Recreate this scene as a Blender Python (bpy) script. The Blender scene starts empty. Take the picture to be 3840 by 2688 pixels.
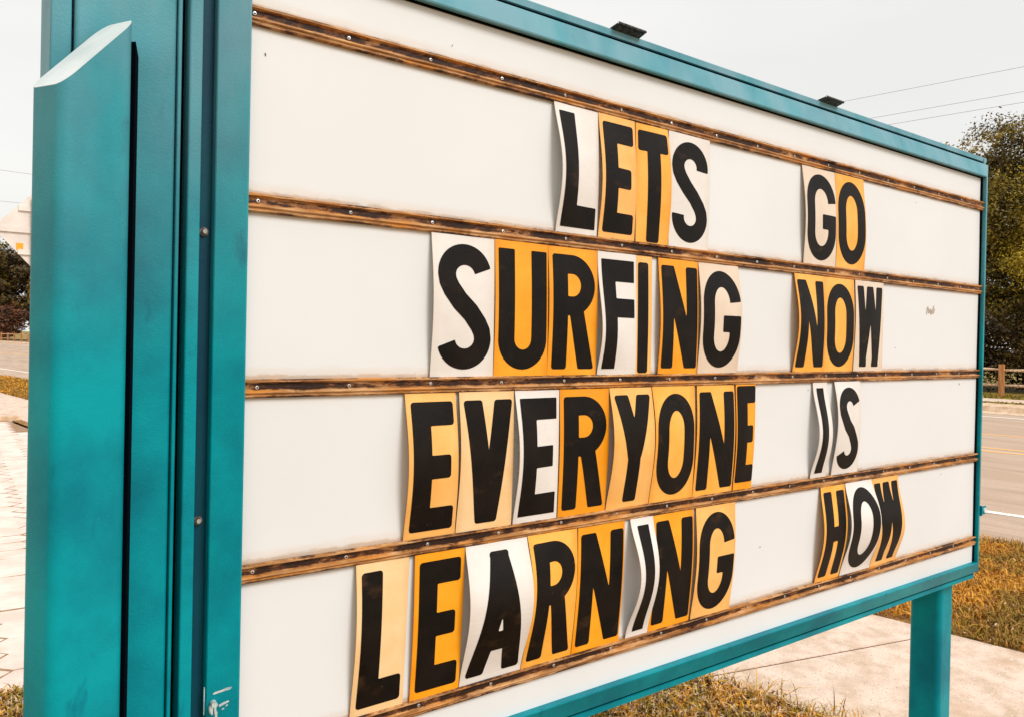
import bpy, bmesh, math, random
import numpy as np
from mathutils import Vector, Matrix
random.seed(7); rng = np.random.default_rng(7)
S = bpy.context.scene
COL = S.collection

# ------------------------------------------------------------------ camera
cd = bpy.data.cameras.new('camera'); cam = bpy.data.objects.new('camera', cd); COL.objects.link(cam)
right = Vector((0.8077, -0.5892, 0.0207)); down = Vector((0.0134, -0.0168, -0.9998)); fwd = Vector((0.5894, 0.8078, -0.0057))
M = Matrix((( right.x, -down.x, -fwd.x), (right.y, -down.y, -fwd.y), (right.z, -down.z, -fwd.z))).to_4x4()
M.translation = Vector((-0.3667, -1.181, 1.6)); cam.matrix_world = M
cd.sensor_width = 36; cd.lens = 2900/3840*36; cd.shift_y = -54.78/3840
cd.clip_start = .05; cd.clip_end = 900
S.camera = cam

# ------------------------------------------------------------------ world, sun, exposure
SUN_EL, SUN_AZ = math.radians(44), math.radians(164)      # azimuth clockwise from +Y
w = bpy.data.worlds.new("World"); S.world = w; w.use_nodes = True
nt = w.node_tree; nt.nodes.clear(); L = nt.links.new
out = nt.nodes.new('ShaderNodeOutputWorld'); bg = nt.nodes.new('ShaderNodeBackground')
sky = nt.nodes.new('ShaderNodeTexSky'); sky.sky_type = 'NISHITA'; sky.sun_disc = False
sky.sun_elevation = SUN_EL; sky.sun_rotation = SUN_AZ; sky.dust_density = 4; sky.air_density = 1.2
tc = nt.nodes.new('ShaderNodeTexCoord'); mp = nt.nodes.new('ShaderNodeMapping'); mp.inputs['Scale'].default_value = (1, 1, 2.6)
nz = nt.nodes.new('ShaderNodeTexNoise'); nz.inputs['Scale'].default_value = 1.7; nz.inputs['Detail'].default_value = 5; nz.inputs['Roughness'].default_value = .5
L(tc.outputs['Generated'], mp.inputs['Vector']); L(mp.outputs['Vector'], nz.inputs['Vector'])
cr = nt.nodes.new('ShaderNodeValToRGB'); cr.color_ramp.elements[0].position = .3; cr.color_ramp.elements[1].position = .7
cr.color_ramp.elements[0].color = (6.5, 6.45, 6.3, 1); cr.color_ramp.elements[1].color = (7.3, 7.2, 6.95, 1)
L(nz.outputs['Fac'], cr.inputs['Fac'])
mx = nt.nodes.new('ShaderNodeMix'); mx.data_type = 'RGBA'; mx.inputs[0].default_value = .93
L(sky.outputs['Color'], mx.inputs[6]); L(cr.outputs['Color'], mx.inputs[7]); L(mx.outputs[2], bg.inputs['Color'])
bg.inputs['Strength'].default_value = .1
L(bg.outputs[0], out.inputs['Surface'])
sd = bpy.data.lights.new('sun', 'SUN'); sd.energy = 1.85; sd.angle = math.radians(24); sd.color = (1, .955, .90)
so = bpy.data.objects.new('sun', sd); COL.objects.link(so)
sv = Vector((math.sin(SUN_AZ)*math.cos(SUN_EL), math.cos(SUN_AZ)*math.cos(SUN_EL), math.sin(SUN_EL)))
so.rotation_euler = sv.to_track_quat('Z', 'Y').to_euler()
S.view_settings.view_transform = 'Standard'; S.view_settings.look = 'None'
S.view_settings.gamma = 1; S.view_settings.use_curve_mapping = False; S.view_settings.exposure = 0.45
S.render.engine = 'CYCLES'

# ------------------------------------------------------------------ helpers
def lin(r, g, b, k=1.0):
    f = lambda c: (c/255/12.92 if c/255 <= .04045 else ((c/255+.055)/1.055)**2.4)*k
    return (f(r), f(g), f(b), 1)
def link(o, parent=None):
    COL.objects.link(o)
    if parent: o.parent = parent
    return o
def props(o, label=None, cat=None, group=None, kind=None):
    for k, v in (('label', label), ('category', cat), ('group', group), ('kind', kind)):
        if v: o[k] = v
    return o
def empty(name, loc, label, cat, group=None):
    o = bpy.data.objects.new(name, None); o.location = loc; COL.objects.link(o); return props(o, label, cat, group)
def mesh_obj(name, verts, faces, mats, parent=None, smooth=False, mi=None, loc=(0, 0, 0)):
    me = bpy.data.meshes.new(name); me.from_pydata([tuple(v) for v in verts], [], [tuple(f) for f in faces])
    for m in (mats if isinstance(mats, (list, tuple)) else [mats]): me.materials.append(m)
    if mi is not None: me.polygons.foreach_set('material_index', mi)
    if smooth: me.polygons.foreach_set('use_smooth', [True]*len(me.polygons))
    me.update(); o = bpy.data.objects.new(name, me); o.location = loc
    return link(o, parent)
def fast_mesh(name, V, F, mat, parent=None, smooth=False):
    """V (n,3) F (m,k) numpy"""
    me = bpy.data.meshes.new(name); n, m, k = len(V), len(F), F.shape[1]
    me.vertices.add(n); me.vertices.foreach_set('co', V.astype(np.float32).ravel())
    me.loops.add(m*k); me.loops.foreach_set('vertex_index', F.astype(np.int32).ravel())
    me.polygons.add(m); me.polygons.foreach_set('loop_start', np.arange(0, m*k, k, dtype=np.int32))
    try: me.polygons.foreach_set('loop_total', np.full(m, k, dtype=np.int32))
    except Exception: pass
    if smooth: me.polygons.foreach_set('use_smooth', np.ones(m, dtype=bool))
    me.materials.append(mat); me.update(calc_edges=True); me.validate()
    return link(bpy.data.objects.new(name, me), parent)
class MB:
    def __init__(s): s.v = []; s.f = []
    def box(s, x0, x1, y0, y1, z0, z1):
        b = len(s.v); s.v += [(x, y, z) for z in (z0, z1) for x, y in ((x0, y0), (x1, y0), (x1, y1), (x0, y1))]
        s.f += [(b+3, b+2, b+1, b), (b+4, b+5, b+6, b+7)] + [(b+i, b+(i+1) % 4, b+4+(i+1) % 4, b+4+i) for i in range(4)]
    def prism(s, poly, z0, z1, zt=None):
        b = len(s.v); n = len(poly)
        s.v += [(x, y, z0) for x, y in poly] + [(x, y, zt(x, y) if zt else z1) for x, y in poly]
        s.f += [tuple(b+n-1-i for i in range(n)), tuple(b+n+i for i in range(n))] + [(b+i, b+(i+1) % n, b+n+(i+1) % n, b+n+i) for i in range(n)]
    def tube(s, p, q, r, n=8, r2=None):
        p, q = Vector(p), Vector(q); d = (q-p).normalized(); a = d.orthogonal().normalized(); c = d.cross(a); b = len(s.v)
        for P, R in ((p, r), (q, r if r2 is None else r2)):
            for i in range(n):
                t = 2*math.pi*i/n; s.v.append(tuple(P+a*R*math.cos(t)+c*R*math.sin(t)))
        s.f += [(b+i, b+(i+1) % n, b+n+(i+1) % n, b+n+i) for i in range(n)] + [tuple(b+n-1-i for i in range(n)), tuple(b+n+i for i in range(n))]
    def extrude_x(s, prof, x0, x1, segs=1, jit=0, cap=True):
        """closed profile [(n,z)] extruded along x"""
        n = len(prof); b = len(s.v)
        for k in range(segs+1):
            x = x0+(x1-x0)*k/segs; dj = random.uniform(-jit, jit); dz = random.uniform(-jit, jit)
            s.v += [(x, y+dj, z+dz) for y, z in prof]
        for k in range(segs):
            for i in range(n):
                j = (i+1) % n; s.f.append((b+k*n+i, b+(k+1)*n+i, b+(k+1)*n+j, b+k*n+j))
        if cap: s.f += [tuple(b+i for i in range(n)), tuple(b+segs*n+n-1-i for i in range(n))]
    def obj(s, name, mat, parent=None, smooth=False, bevel=0, fix=True):
        me = bpy.data.meshes.new(name); me.from_pydata(s.v, [], s.f)
        if bevel or fix:
            bm = bmesh.new(); bm.from_mesh(me)
            if fix: bmesh.ops.recalc_face_normals(bm, faces=bm.faces)
            if bevel:
                bmesh.ops.bevel(bm, geom=[e for e in bm.edges if len(e.link_faces) == 2 and e.calc_face_angle(0) > .6], offset=bevel, segments=2, affect='EDGES', clamp_overlap=True)
            bm.to_mesh(me); bm.free()
        if smooth: me.polygons.foreach_set('use_smooth', [True]*len(me.polygons))
        me.materials.append(mat); me.update()
        return link(bpy.data.objects.new(name, me), parent)
def rounded(poly, r, seg=5):
    out = []; n = len(poly)
    for i in range(n):
        p = Vector(poly[i]); a = (Vector(poly[i-1])-p).normalized(); b = (Vector(poly[(i+1) % n])-p).normalized()
        ang = a.angle(b); d = r/math.tan(ang/2); c = p+(a+b).normalized()*(r/math.sin(ang/2))
        s, e = p+a*d-c, p+b*d-c
        for k in range(seg+1):
            t = k/seg; v = (s*math.sin((1-t)*(math.pi-ang))+e*math.sin(t*(math.pi-ang)))/math.sin(math.pi-ang)
            out.append(tuple(c+v))
    return out
# ---- materials
def mat(name, col, rough=.5, var=None, scale=20, stretch=(1, 1, 1), detail=6, bump=0, bscale=None, spec=.5, metal=0, lo=.4, hi=.6, island=0, coords='Object', coat=0, trans=0):
    m = bpy.data.materials.new(name); m.use_nodes = True; t = m.node_tree; l = t.links.new
    p = t.nodes['Principled BSDF']; p.inputs['Roughness'].default_value = rough; p.inputs['Metallic'].default_value = metal
    p.inputs['Specular IOR Level'].default_value = spec; p.inputs['Coat Weight'].default_value = coat
    tc = t.nodes.new('ShaderNodeTexCoord'); mp = t.nodes.new('ShaderNodeMapping'); mp.inputs['Scale'].default_value = stretch
    oi = t.nodes.new('ShaderNodeObjectInfo'); va = t.nodes.new('ShaderNodeVectorMath'); va.operation = 'ADD'; l(tc.outputs[coords], va.inputs[0]); l(oi.outputs['Location'], va.inputs[1]); l(va.outputs[0], mp.inputs['Vector'])
    base = t.nodes.new('ShaderNodeRGB'); base.outputs[0].default_value = col; cur = base.outputs[0]
    if var:
        n = t.nodes.new('ShaderNodeTexNoise'); n.inputs['Scale'].default_value = scale; n.inputs['Detail'].default_value = detail; n.inputs['Roughness'].default_value = .6
        l(mp.outputs[0], n.inputs['Vector']); mr = t.nodes.new('ShaderNodeMapRange'); mr.inputs[1].default_value = lo; mr.inputs[2].default_value = hi
        l(n.outputs['Fac'], mr.inputs[0]); x = t.nodes.new('ShaderNodeMix'); x.data_type = 'RGBA'; l(mr.outputs[0], x.inputs[0]); l(cur, x.inputs[6]); x.inputs[7].default_value = var; cur = x.outputs[2]
    if island:
        g = t.nodes.new('ShaderNodeNewGeometry'); h = t.nodes.new('ShaderNodeHueSaturation'); mr = t.nodes.new('ShaderNodeMapRange')
        mr.inputs[3].default_value = 1-island; mr.inputs[4].default_value = 1+island; l(g.outputs['Random Per Island'], mr.inputs[0]); l(mr.outputs[0], h.inputs['Value']); l(cur, h.inputs['Color']); cur = h.outputs[0]
    l(cur, p.inputs['Base Color'])
    if bump:
        n2 = t.nodes.new('ShaderNodeTexNoise'); n2.inputs['Scale'].default_value = bscale or scale*4; n2.inputs['Detail'].default_value = 4
        l(mp.outputs[0], n2.inputs['Vector']); b = t.nodes.new('ShaderNodeBump'); b.inputs['Strength'].default_value = bump; b.inputs['Distance'].default_value = .004
        l(n2.outputs['Fac'], b.inputs['Height']); l(b.outputs[0], p.inputs['Normal'])
    m['p'] = 1
    return m
def node_mix(m, fac_socket, col):
    t = m.node_tree; p = t.nodes['Principled BSDF']; s = p.inputs['Base Color'].links[0].from_socket
    x = t.nodes.new('ShaderNodeMix'); x.data_type = 'RGBA'; t.links.new(fac_socket, x.inputs[0]); t.links.new(s, x.inputs[6]); x.inputs[7].default_value = col
    t.links.new(x.outputs[2], p.inputs['Base Color'])
def noise_fac(m, scale, stretch, lo, hi, detail=5, rough=.6):
    t = m.node_tree; tc = t.nodes.new('ShaderNodeTexCoord'); mp = t.nodes.new('ShaderNodeMapping'); mp.inputs['Scale'].default_value = stretch
    n = t.nodes.new('ShaderNodeTexNoise'); n.inputs['Scale'].default_value = scale; n.inputs['Detail'].default_value = detail; n.inputs['Roughness'].default_value = rough
    oi = t.nodes.new('ShaderNodeObjectInfo'); va = t.nodes.new('ShaderNodeVectorMath'); va.operation = 'ADD'; t.links.new(tc.outputs['Object'], va.inputs[0]); t.links.new(oi.outputs['Location'], va.inputs[1]); t.links.new(va.outputs[0], mp.inputs[0]); t.links.new(mp.outputs[0], n.inputs['Vector'])
    r = t.nodes.new('ShaderNodeMapRange'); r.inputs[1].default_value = lo; r.inputs[2].default_value = hi; t.links.new(n.outputs['Fac'], r.inputs[0])
    return r.outputs[0]

teal = mat('teal_paint', (.0, .175, .23, 1), rough=.42, var=(.0, .310, .36, 1), scale=5, bump=.16, bscale=420, spec=.13, lo=.36, hi=.64)
node_mix(teal, noise_fac(teal, 26, (1, 1, .35), .62, .8), (.0, .11, .17, 1))
node_mix(teal, noise_fac(teal, 300, (1, 1, 1), .64, .78), (.02, .34, .37, 1))
def sky_sheen(m):
    """sky reflection painted into the colour: pale sheen that grows towards the top of the board, broken up by noise"""
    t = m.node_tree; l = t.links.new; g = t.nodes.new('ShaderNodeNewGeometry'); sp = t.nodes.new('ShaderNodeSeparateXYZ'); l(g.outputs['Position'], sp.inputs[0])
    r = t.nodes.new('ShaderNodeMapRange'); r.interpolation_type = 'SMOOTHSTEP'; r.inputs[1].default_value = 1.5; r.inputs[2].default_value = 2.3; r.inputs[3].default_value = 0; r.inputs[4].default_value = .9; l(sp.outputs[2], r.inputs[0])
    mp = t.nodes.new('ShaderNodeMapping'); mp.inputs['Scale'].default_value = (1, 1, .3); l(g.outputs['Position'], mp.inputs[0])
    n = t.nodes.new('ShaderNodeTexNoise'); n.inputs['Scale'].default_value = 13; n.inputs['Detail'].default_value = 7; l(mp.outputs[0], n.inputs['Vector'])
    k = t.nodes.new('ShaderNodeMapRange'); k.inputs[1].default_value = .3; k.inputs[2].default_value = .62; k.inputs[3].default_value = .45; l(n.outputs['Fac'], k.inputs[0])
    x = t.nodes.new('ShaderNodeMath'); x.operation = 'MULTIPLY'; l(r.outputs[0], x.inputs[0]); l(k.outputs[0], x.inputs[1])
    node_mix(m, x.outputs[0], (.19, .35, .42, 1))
sky_sheen(teal)  # lightens the upper paint as reflected sky would
navy = mat('shaded_channel_navy', (.0, .042, .075, 1), rough=.5, var=(.0, .060, .088, 1), scale=6, bump=.1, bscale=400, spec=.2)  # the recess's shade put into the channel colour
black_gap = mat('black_gap_shade', (.002, .003, .006, 1), rough=1, spec=.02)  # stands in for deep shade in gaps and creases
white_cap = mat('pale_worn_cap', lin(222, 228, 228), rough=.45, var=lin(200, 212, 214), scale=10)
zinc = mat('zinc_screw', (.75, .73, .7, 1), rough=.35, metal=.6); slot = mat('screw_recess', (.03, .025, .02, 1), rough=.7)
rusty = mat('rusty_steel', (.10, .075, .055, 1), rough=.55, var=(.3, .24, .2, 1), scale=90, metal=.3, bump=.4)
hinge_m = mat('dark_hinge_steel', (.012, .012, .011, 1), rough=.5, var=(.09, .085, .075, 1), scale=160, metal=.4, bump=.5)
chip = mat('bare_chipped_metal', (.62, .66, .67, 1), rough=.5, var=(.35, .45, .46, 1), scale=120)
stain = mat('orange_rust', (.35, .13, .05, 1), rough=.8)

# sign face
Z0, VP = 2.0818, .28095
panel_m = mat('sign_face_acrylic', (.745, .76, .775, 1), rough=.42, var=(.715, .725, .73, 1), scale=1.6, spec=.3, lo=.35, hi=.65)
def panel_stain():
    m = panel_m; t = m.node_tree; l = t.links.new
    tc = t.nodes.new('ShaderNodeTexCoord'); sp = t.nodes.new('ShaderNodeSeparateXYZ'); l(tc.outputs['Object'], sp.inputs[0])
    def math_(op, a, b=None, **k):
        n = t.nodes.new('ShaderNodeMath'); n.operation = op
        for i, v in enumerate((a, b)):
            if v is None: continue
            if hasattr(v, 'links'): l(v, n.inputs[i])
            else: n.inputs[i].default_value = v
        return n.outputs[0]
    z = math_('ADD', sp.outputs[2], -Z0-.0025); z = math_('ADD', z, VP*10.5); z = math_('MODULO', z, VP); d = math_('ABSOLUTE', math_('ADD', z, -VP/2))
    mp = t.nodes.new('ShaderNodeMapping'); mp.inputs['Scale'].default_value = (1, 1, 4); l(tc.outputs['Object'], mp.inputs[0])
    n = t.nodes.new('ShaderNodeTexNoise'); n.inputs['Scale'].default_value = 18; n.inputs['Detail'].default_value = 8; n.inputs['Roughness'].default_value = .75; l(mp.outputs[0], n.inputs['Vector'])
    dn = math_('ADD', d, math_('MULTIPLY', math_('ADD', n.outputs['Fac'], -.5), -.022))
    for a, b, col, k in ((.030, .010, (.64, .50, .38, 1), .55), (.0165, .0125, (.40, .24, .11, 1), .5)):
        r = t.nodes.new('ShaderNodeMapRange'); r.inputs[1].default_value = a; r.inputs[2].default_value = b; r.inputs[3].default_value = 0; r.inputs[4].default_value = k; l(dn, r.inputs[0])
        node_mix(m, r.outputs[0], col)
panel_stain()
track_m = mat('stained_track', lin(168, 116, 66), rough=.55, var=lin(212, 166, 116), scale=14, stretch=(1, 1, 6), spec=.3, bump=.4, bscale=120)
node_mix(track_m, noise_fac(track_m, 11, (1, 8, 9), .50, .60, 8, .7), lin(200, 130, 52))
node_mix(track_m, noise_fac(track_m, 6, (1.2, 6, 14), .50, .62, 8, .75), lin(140, 92, 48))
def track_dirt():
    m = track_m; t = m.node_tree; l = t.links.new
    tc = t.nodes.new('ShaderNodeTexCoord'); sp = t.nodes.new('ShaderNodeSeparateXYZ'); l(tc.outputs['Object'], sp.inputs[0])
    oi = t.nodes.new('ShaderNodeObjectInfo'); mu = t.nodes.new('ShaderNodeVectorMath'); mu.operation = 'ADD'; cb = t.nodes.new('ShaderNodeCombineXYZ')
    sc = t.nodes.new('ShaderNodeMath'); sc.operation = 'MULTIPLY'; sc.inputs[1].default_value = 40; l(oi.outputs['Random'], sc.inputs[0]); l(sc.outputs[0], cb.inputs[0]); l(tc.outputs['Object'], mu.inputs[0]); l(cb.outputs[0], mu.inputs[1])
    def nz(scale, st, det, ro):
        mp = t.nodes.new('ShaderNodeMapping'); mp.inputs['Scale'].default_value = st; l(mu.outputs[0], mp.inputs[0])
        n = t.nodes.new('ShaderNodeTexNoise'); n.inputs['Scale'].default_value = scale; n.inputs['Detail'].default_value = det; n.inputs['Roughness'].default_value = ro; l(mp.outputs[0], n.inputs['Vector']); return n.outputs['Fac']
    def mth(op, a, b):
        q = t.nodes.new('ShaderNodeMath'); q.operation = op
        for i_, v in enumerate((a, b)):
            if hasattr(v, 'links'): l(v, q.inputs[i_])
            elif v is not None: q.inputs[i_].default_value = v
        return q.outputs[0]
    def rng_(v, a, b, lo, hi):
        r = t.nodes.new('ShaderNodeMapRange'); r.inputs[1].default_value = a; r.inputs[2].default_value = b; r.inputs[3].default_value = lo; r.inputs[4].default_value = hi; l(v, r.inputs[0]); return r.outputs[0]
    fine = nz(26, (1, 1, 3), 9, .8); slow = nz(5, (1, 1, 0), 3, .5)
    tot = mth('ADD', mth('MULTIPLY', fine, .6), mth('MULTIPLY', slow, .55))
    band = rng_(mth('ABSOLUTE', mth('ADD', sp.outputs[2], -.0010), None), .0066, .0035, 0, .135)     # dirt caught in the screw channel
    foot = rng_(mth('ABSOLUTE', mth('ADD', sp.outputs[2], .0155), None), .0030, .0008, 0, .09)       # and along the lower lip
    head = rng_(mth('ABSOLUTE', mth('ADD', sp.outputs[2], -.0112), None), .0016, .0005, 0, .07)
    v = mth('ADD', mth('ADD', tot, band), mth('ADD', foot, head))
    node_mix(m, rng_(v, .600, .68, 0, 1), lin(106, 60, 26)); node_mix(m, rng_(v, .66, .72, 0, 1), lin(44, 22, 10))
track_dirt()

def tile_mat(name, c, c2):
    m = mat(name, c, rough=.38, var=c2, scale=12, spec=.45, bump=.08, bscale=60, lo=.35, hi=.7)
    node_mix(m, noise_fac(m, 260, (1, 1, 1), .70, .82), tuple(x*.72 for x in c[:3])+(1,))
    t = m.node_tree; l = t.links.new; tc = t.nodes.new('ShaderNodeTexCoord'); sp = t.nodes.new('ShaderNodeSeparateXYZ'); l(tc.outputs['Generated'], sp.inputs[0])
    a = t.nodes.new('ShaderNodeMath'); a.operation = 'ADD'; a.inputs[1].default_value = -.5; l(sp.outputs[0], a.inputs[0]); b = t.nodes.new('ShaderNodeMath'); b.operation = 'ABSOLUTE'; l(a.outputs[0], b.inputs[0])
    n = t.nodes.new('ShaderNodeTexNoise'); n.inputs['Scale'].default_value = 25; n.inputs['Detail'].default_value = 5; l(tc.outputs['Object'], n.inputs['Vector'])
    q = t.nodes.new('ShaderNodeMath'); q.operation = 'MULTIPLY_ADD'; q.inputs[1].default_value = .16; l(n.outputs['Fac'], q.inputs[0]); l(b.outputs[0], q.inputs[2])
    r = t.nodes.new('ShaderNodeMapRange'); r.inputs[1].default_value = .44; r.inputs[2].default_value = .60; r.inputs[4].default_value = .55; l(q.outputs[0], r.inputs[0])
    node_mix(m, r.outputs[0], (c[0]*.80, c[1]*.66, c[2]*.5, 1) if c[2] < .5 else (c[0]*.88, c[1]*.80, c[2]*.72, 1))      # soft edge shade painted in as a browner rim
    return m
TM = {'O': tile_mat('orange_plastic', lin(240, 152, 10), lin(244, 170, 40)), 'L': tile_mat('light_orange_plastic', lin(244, 166, 50), lin(244, 186, 92)),
      'P': tile_mat('peach_plastic', lin(244, 190, 112), lin(238, 170, 84)), 'C': tile_mat('cream_plastic', lin(240, 206, 158), lin(234, 190, 130)),
      'W': tile_mat('white_plastic', lin(227, 223, 219), lin(220, 213, 207)), 'G': tile_mat('grey_cream_plastic', lin(226, 209, 191), lin(216, 196, 174)),
      'D': tile_mat('deep_orange_plastic', lin(236, 154, 14), lin(230, 146, 12))}
tile_edge_pale = mat('pale_tile_edge', lin(206, 192, 178), rough=.7)
tile_edge = mat('brown_tile_edge', lin(150, 92, 48), rough=.7, var=lin(110, 66, 36), scale=40)  # brown sides that outline each sheet
ink = mat('black_letter_ink', (.0035, .0026, .002, 1), rough=.5, var=(.012, .007, .005, 1), scale=14, spec=.16, bump=.1, bscale=200, lo=.4, hi=.75)
node_mix(ink, noise_fac(ink, 12, (1, 1, 1.5), .60, .82, 7), (.065, .030, .012, 1))
node_mix(ink, noise_fac(ink, 130, (1, 1, 1), .74, .80, 3), (.25, .18, .12, 1))

# ------------------------------------------------------------------ ground layout: every strip is an edge line x = a - s*(y-y0)
def line(a, y0, s): return lambda y: a-s*(y-y0)
NEARWALK = line(2.58, 1, .135); FARWALK = line(4.15, 1, .165); NEARROAD = line(6.74, 1.5, .195)
FARFOG = line(19.74, 6.7, .176); KERBBOT = line(20.85, 6.7, .176); KERBTOP = line(22.1, 7.1, .178); KERBBACK = line(22.55, 7.3, .178)
PATH0 = line(24.1, 7.87, .19); PATH1 = line(25.68, 8.46, .19); FENCE = line(26.92, 9.57, .21)
Y0, Y1 = -30, 150
def strip(name, a, b, z, m, kind='structure', y0=Y0, y1=Y1, n=60, parent=None, zb=None):
    v = []; f = []
    for i in range(n+1):
        y = y0+(y1-y0)*i/n; v += [(a(y), y, z), (b(y), y, z if zb is None else zb)]
    for i in range(n): f.append((2*i, 2*i+1, 2*i+3, 2*i+2))
    o = mesh_obj(name, v, f, m, parent)
    if kind: o['kind'] = kind
    return o
soil = mat('dry_grass_soil', lin(120, 78, 28), rough=.95, var=lin(186, 136, 70), scale=9, bump=.8, bscale=70, lo=.38, hi=.62, detail=10)
node_mix(soil, noise_fac(soil, 45, (1, 1, 1), .5, .65), lin(84, 62, 22))
far_grass = mat('roadside_grass_ground', lin(128, 108, 34), rough=.95, var=lin(150, 124, 44), scale=3, bump=.6, bscale=50, detail=10)
concrete = mat('weathered_concrete', lin(230, 206, 188), rough=.9, var=lin(200, 174, 150), scale=7, bump=.5, bscale=160, detail=9, lo=.42, hi=.66)
node_mix(concrete, noise_fac(concrete, 120, (1, 1, 1), .58, .68, 3), lin(172, 142, 116))
node_mix(concrete, noise_fac(concrete, 60, (1, 1, 1), .68, .72, 2), lin(242, 232, 222))
asphalt = mat('sunbleached_asphalt', lin(196, 172, 152), rough=.92, var=lin(184, 158, 136), scale=1.2, bump=.5, bscale=120, detail=10, stretch=(1, .35, 1))
node_mix(asphalt, noise_fac(asphalt, 55, (1, 1, 1), .56, .66, 3), lin(166, 138, 116))
yellow = mat('faded_yellow_paint', lin(250, 190, 110), rough=.8, var=lin(238, 188, 128), scale=14, lo=.45, hi=.6)
white_p = mat('white_road_paint', lin(250, 244, 236), rough=.8, var=lin(225, 208, 192), scale=14, lo=.5, hi=.7)
node_mix(concrete, noise_fac(concrete, 1.6, (1, 1, 1), .54, .72, 9, .65), lin(196, 162, 132))
node_mix(asphalt, noise_fac(asphalt, 1.1, (2.2, .25, 1), .52, .64, 7, .6), lin(170, 146, 126))
kerb_m = mat('kerb_concrete', lin(232, 208, 182), rough=.9, var=lin(200, 165, 130), scale=5)
paver_m = mat('pale_paver', lin(236, 220, 208), rough=.85, var=lin(222, 200, 186), scale=4, bump=.4, bscale=120, island=0)
joint_m = mat('paver_joint_sand', lin(140, 108, 78), rough=.95, var=lin(175, 140, 108), scale=20)

g = mesh_obj('ground', [(-400, -300, -.06), (500, -300, -.06), (500, 700, -.06), (-400, 700, -.06)], [(0, 1, 2, 3)], far_grass); g['kind'] = 'structure'
strip('grass_verge_soil', FARWALK, NEARROAD, -.004, soil)
strip('sign_bed_soil', lambda y: NEARWALK(y)-3.6 if y < 2.78 else NEARWALK(y)-.12, NEARWALK, -.004, soil, y0=-12, y1=60, n=144)
road = strip('road', NEARROAD, KERBBOT, 0.0, asphalt)
def mark(name, c, w_, m, segs, label=None):
    for (a, b) in segs:
        strip(name, lambda y: c(y)-w_/2, lambda y: c(y)+w_/2, .004, m, y0=a, y1=b, n=max(1, int((b-a)/3)))
mark('yellow_road_line', line(15.55, 5.06, .187), .13, yellow, [(-30, 150)])
mark('yellow_road_line', line(13.35, 4.2, .187), .12, yellow, [(-30, 150)])
mark('yellow_road_line', line(12.93, 3.96, .187), .12, yellow, [(-30, 150)])
mark('white_road_line', line(10.65, 3.1, .19), .12, white_p, [(-20.9+12.2*i, -17.8+12.2*i) for i in range(14)])
mark('white_road_line', line(7.97, 2.05, .193), .12, white_p, [(-30, 150)])
mark('white_road_line', FARFOG, .16, white_p, [(-30, 150)])
# far kerb: kerb stones as pieces
kerb = bpy.data.objects.new('far_kerb', None); COL.objects.link(kerb); kerb['kind'] = 'structure'
y = -8.3
for i in range(44):
    L_ = 3.0; b = MB(); ya, yb = y+.02, y+L_-.02
    P = [(KERBBOT(ya), ya), (KERBBACK(ya), ya), (KERBBACK(yb), yb), (KERBBOT(yb), yb)]
    n0 = len(b.v)
    for (ya_, ) in ((ya,), (yb,)):
        x0, x1 = KERBBOT(ya_)+.75, KERBBACK(ya_)
        b.v += [(x0, ya_, -.02), (x0+.05, ya_, .14), (x0+.11, ya_, .16), (x1, ya_, .16), (x1, ya_, -.02)]
    b.f += [(0, 1, 2, 3, 4), (9, 8, 7, 6, 5)]+[(j, j+5, (j+1) % 5+5, (j+1) % 5) for j in range(5)]
    b.obj('kerb_stone', kerb_m, kerb); y += L_
strip('gutter', KERBBOT, lambda y: KERBBOT(y)+.76, .003, kerb_m)
strip('far_verge', KERBBACK, lambda y: FENCE(y)+30, .10, far_grass)
strip('far_sidewalk', PATH0, PATH1, .108, concrete)

# near sidewalk slabs
walk = bpy.data.objects.new('sidewalk', None); COL.objects.link(walk); walk['kind'] = 'structure'
def jl(y0):   # joint line through near edge at y0, slightly skewed
    x0 = NEARWALK(y0); x1 = FARWALK(y0-.34)+.0
    return (x0, y0), (x1, y0-.23*(x1-x0))
ys = [1.235+1.52*k for k in range(-6, 40)]
for k in range(len(ys)-1):
    a0, a1 = jl(ys[k]); b0, b1 = jl(ys[k+1])
    poly = [(a0[0], a0[1]+.0065), (a1[0], a1[1]+.0065), (b1[0], b1[1]-.0065), (b0[0], b0[1]-.0065)]
    b = MB(); b.prism(poly, -.05, .012+random.uniform(-.0015, .0015)); b.obj('slab', concrete, walk, bevel=.003)
strip('sidewalk_bed', NEARWALK, FARWALK, .0075, mat('dark_joint_dirt', lin(84, 52, 30), rough=1), y0=-9, y1=62, n=80)

# hexagonal pavers behind the sign
pav = bpy.data.objects.new('paved_forecourt', None); COL.objects.link(pav); pav['kind'] = 'structure'
bed = mesh_obj('paver_bed', [(-9, 2.84, .0), (2.2, 2.84, .0), (NEARWALK(15)-.2, 15, .0), (-9, 15, .0)], [(0, 1, 2, 3)], joint_m, pav)
def hexmesh(r, ang, jit=.0):
    b = MB(); P = [(r*1.25*math.cos(ang+math.pi/3*i), r*.8*math.sin(ang+math.pi/3*i)) for i in range(6)]
    P = [(x+random.uniform(-jit, jit), y_+random.uniform(-jit, jit)) for x, y_ in P]
    Q = [(x*.94, y_*.94) for x, y_ in P]
    b.v = [(x, y_, 0) for x, y_ in P]+[(x, y_, .002) for x, y_ in P]+[(x, y_, .0038) for x, y_ in Q]
    b.f = [(i, (i+1) % 6, 6+(i+1) % 6, 6+i) for i in range(6)]+[(6+i, 6+(i+1) % 6, 12+(i+1) % 6, 12+i) for i in range(6)]+[tuple(range(12, 18))]
    return b
R_ = .17; hbs = [hexmesh(R_*.935, 0, .012) for _ in range(6)]; hms = [None]*6; cells = []
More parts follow.
